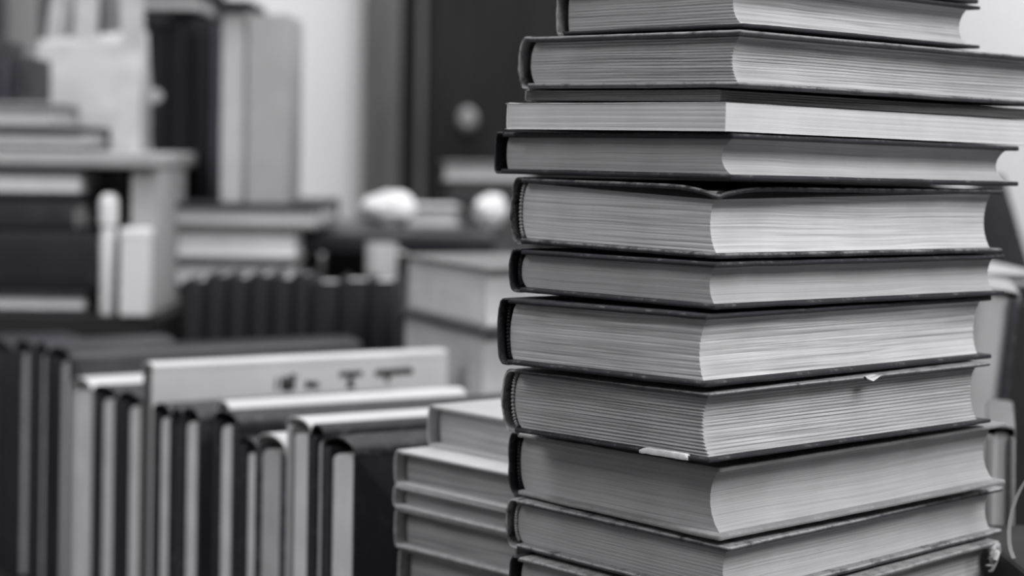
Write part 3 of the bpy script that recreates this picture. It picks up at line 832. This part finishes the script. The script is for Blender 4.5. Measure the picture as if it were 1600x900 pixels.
# ------------------------------------------------------------------ right edge, behind the tall stack
G10 = 'books at the right edge behind the tall stack'
def standing_head(px0, px1, ytop, Y, yaw, length, label, lean=0.0, **kw):
    """book on its fore-edge, spine up, its head towards us"""
    c = math.radians(yaw); x = Vector((-math.sin(c), math.cos(c), 0)); up = Vector((math.sin(lean), 0, math.cos(lean)))
    up = (up - x * up.dot(x)).normalized(); z = x.cross(up)
    a, b = at(px0, ytop, Y), at(px1, ytop, Y)
    t = (b.x - a.x); bulge = kw.pop('bulge', 0.004)
    L = a.z / up.z
    base = a - up * L
    base.z += 0.0 if lean == 0 else abs(z.z) * t
    return book(frame(base, x, up, z), L - bulge + 0.003 - (abs(z.z) * t if lean else 0), length, t, label, group=G10, bulge=bulge, inset=0.004, **kw)
standing_head(1540, 1586, 664, 1.08, -14, 0.12, 'book with a light grey cover standing at the right edge, its pages facing us', cover=cloth(0.26, 0.35, 0.4), spine=cloth(0.16, 0.30, 0.4), pages=P1, bt=0.004, bt2=0.003, p=0.45)
standing_head(1518, 1594, 446, 1.215, -12, 0.12, 'tall leaning book at the right edge behind the light grey one', lean=math.radians(6), cover=cloth(0.03, 0.2, 0.4), spine=cloth(0.3, 0.4, 0.5), pages=P3, bt=0.004, bt2=0.006, bulge=0.003, p=0.4)
lyk = 1.375
zq0, zq1, zq2 = zat(470, lyk, 1575), zat(447, lyk, 1575), zat(427, lyk, 1575)
lying(1524, 1640, 0, 0, lyk, 0.16, 'white-covered book lying at the right edge under the slanting dark book', G10, zq1, zq2, cover=cloth(0.36, 0.45, 0.3), pages=P4, bt=0.002)
lying(1522, 1640, 0, 0, lyk, 0.16, 'dark-covered book under the white one at the right edge', G10, zq0, zq1, cover=cloth(0.03, 0.2, 0.3), pages=P4, bt=0.004)
mb = MB(); x0 = at(1515, 700, 1.36).x
mb.box((x0, 1.36, 0), (x0 + 0.14, 1.56, zq0), 0.002)
tag(mb.build('storage_box', CR, None), 'tall black storage box under the white-covered book at the right edge', 'box')
upright(1500, 1566, 292, 0.0, 1.80, 0.16, 'slanting black book against the bright wall at the right edge', G10, lean=math.radians(-17), cover=DARKER)
# dark box with a pale ribbon at the lower right corner
zbx = zat(872, 0.97, 1580)
x0 = at(1570, 880, 0.97).x
mb = MB(); mb.box((x0, 0.90, 0), (x0 + 0.12, 1.06, zbx), 0.003)
tag(mb.build('storage_box', CR, None), 'low black storage box at the lower right corner', 'box')
mb = MB(); pts = [at(px, py, 0.965) for px, py in ((1606, 748), (1597, 762), (1589, 778), (1583, 796), (1579, 815), (1577.5, 832), (1578, 848), (1580, 860), (1585, 873))]
vv = []; ff = []
for p_ in pts: vv += [p_ + Vector((-0.0013, 0, 0)), p_ + Vector((0.0009, 0.0012, 0)), p_ + Vector((0.0012, 0.0018, 0)), p_ + Vector((-0.001, 0.0008, 0))]
for i in range(len(pts) - 1):
    for k in range(4): ff.append([i * 4 + k, i * 4 + (k + 1) % 4, i * 4 + 4 + (k + 1) % 4, i * 4 + 4 + k])
ff += [[0, 1, 2, 3], [len(vv) - 4 + k for k in range(4)]]
mb.add(vv, ff)
tag(mb.build('ribbon', plain('pale_ribbon', 0.33, 0.6, 0.05), None, True), 'curved pale ribbon end rising from the low black box', 'ribbon')

# ------------------------------------------------------------------ dark cupboard and bookcase against the back wall
CW = plain('cupboard_wood', 0.012, 0.6, 0.4, 7, (8, 8, 0.6), 0.15)
GW = plain('cupboard_side', 0.07, 0.55, 0.35, 5, (5, 5, 0.8))
Yc = 3.15; xa = at(566, 150, Yc).x; xb = at(626, 150, Yc).x; xd = 0.70
O = empty('cupboard', Matrix.Translation((xa, Yc, -0.75)))
W = xd - xa; s1 = xb - xa
mb = MB(); mb.box((0, 0, 0), (s1, 0.45, 2.2), 0.004); mb.build('side_panel', GW, O)['label'] = 'greyer side panel'
mb = MB(); mb.box((s1, 0.02, 0), (W, 0.45, 2.2), 0.004); mb.build('cabinet_body', CW, O)
p0 = at(652, 150, Yc).x - xa; p1 = at(664, 150, Yc).x - xa
mb = MB(); mb.box((p0, -0.008, 0.05), (p1, 0.02, 2.15), 0.003); mb.build('door_post', GW, O)['label'] = 'greyer upright post'
dw = (W - p1 - 0.01) / 2
for i in range(2):
    x = p1 + 0.004 + i * (dw + 0.004)
    mb = MB(); mb.box((x, 0.0, 0.05), (x + dw, 0.02, 2.15), 0.003)
    d = mb.build('door', CW, O)
    kx = at(731, 185, Yc).x - xa if i == 0 else x + dw - 0.06
    kz = at(731, 187, Yc).z + 0.75
    mb = MB(); mb.lathe([(0.010, 0), (0.010, 0.012), (0.018, 0.018), (0.021, 0.028), (0.012, 0.038)], 24)
    mb.v = [Vector((kx + q.x * 0.75, -q.z, kz + q.y * 0.95)) for q in mb.v]
    k = mb.build('knob', plain('pale_knob', 0.22, 0.4, 0.05), d, True); k['label'] = 'pale round knob'
tag(O, 'tall dark cupboard with a pale knob against the back wall', 'cupboard')
xe = at(338, 20, 3.2).x
structure('trim_1', (xe + 0.012, 3.22, -0.75), (xa - 0.004, 3.70, 1.95), plain('pier_paint', 0.66, 0.8, 0.02, 3))  # pale pier added where the wall recess came out too dark
O = empty('bookcase', Matrix.Translation((xe, 3.2, -0.75)))
mb = MB(); mb.box((-1.3, 0.40, 0), (0, 0.42, 2.2)); mb.build('back_panel', CW, O)
for x in (-1.3, -0.025):
    mb = MB(); mb.box((x, 0, 0), (x + 0.025, 0.40, 2.2), 0.003); mb.build('side_panel', CW, O)
for z in (0.05, 0.45, 0.80, 1.20, 1.62, 2.17):
    mb = MB(); mb.box((-1.275, 0.0, z), (-0.025, 0.40, z + 0.025), 0.003); mb.build('shelf', CW, O)
tag(O, 'tall dark bookcase behind the white bag', 'bookcase')
G11 = 'books on the far bookcase'
rnd = random.Random(4)
for i, (px0, px1, yt, tone) in enumerate(((-60, -22, 20, 0.02), (-20, 6, 30, 0.03), (8, 62, 8, 0.20), (66, 96, 24, 0.05), (100, 128, 16, 0.12), (132, 158, 30, 0.02), (160, 186, 22, 0.015), (190, 218, 18, 0.03), (222, 300, -10, 0.02))):
    upright(px0, px1, yt - 60, 0.477, 3.24, 0.16, ['black book on the far bookcase, cut by the left picture edge', 'black book beside the grey book on the far bookcase', 'wide mid grey book on the far bookcase at the upper left', 'dark book right of the wide grey one on the far bookcase', 'grey book seen between the bag handles', 'black book on the far bookcase behind the bag handle loop', 'black narrow book on the far bookcase inside the handle loop', 'dark book at the right of the bag handles on the far bookcase', 'wide black book on the far bookcase above the labelled black book'][i], G11, cover=cloth(tone, tone * 1.5 + 0.05, 0.2))
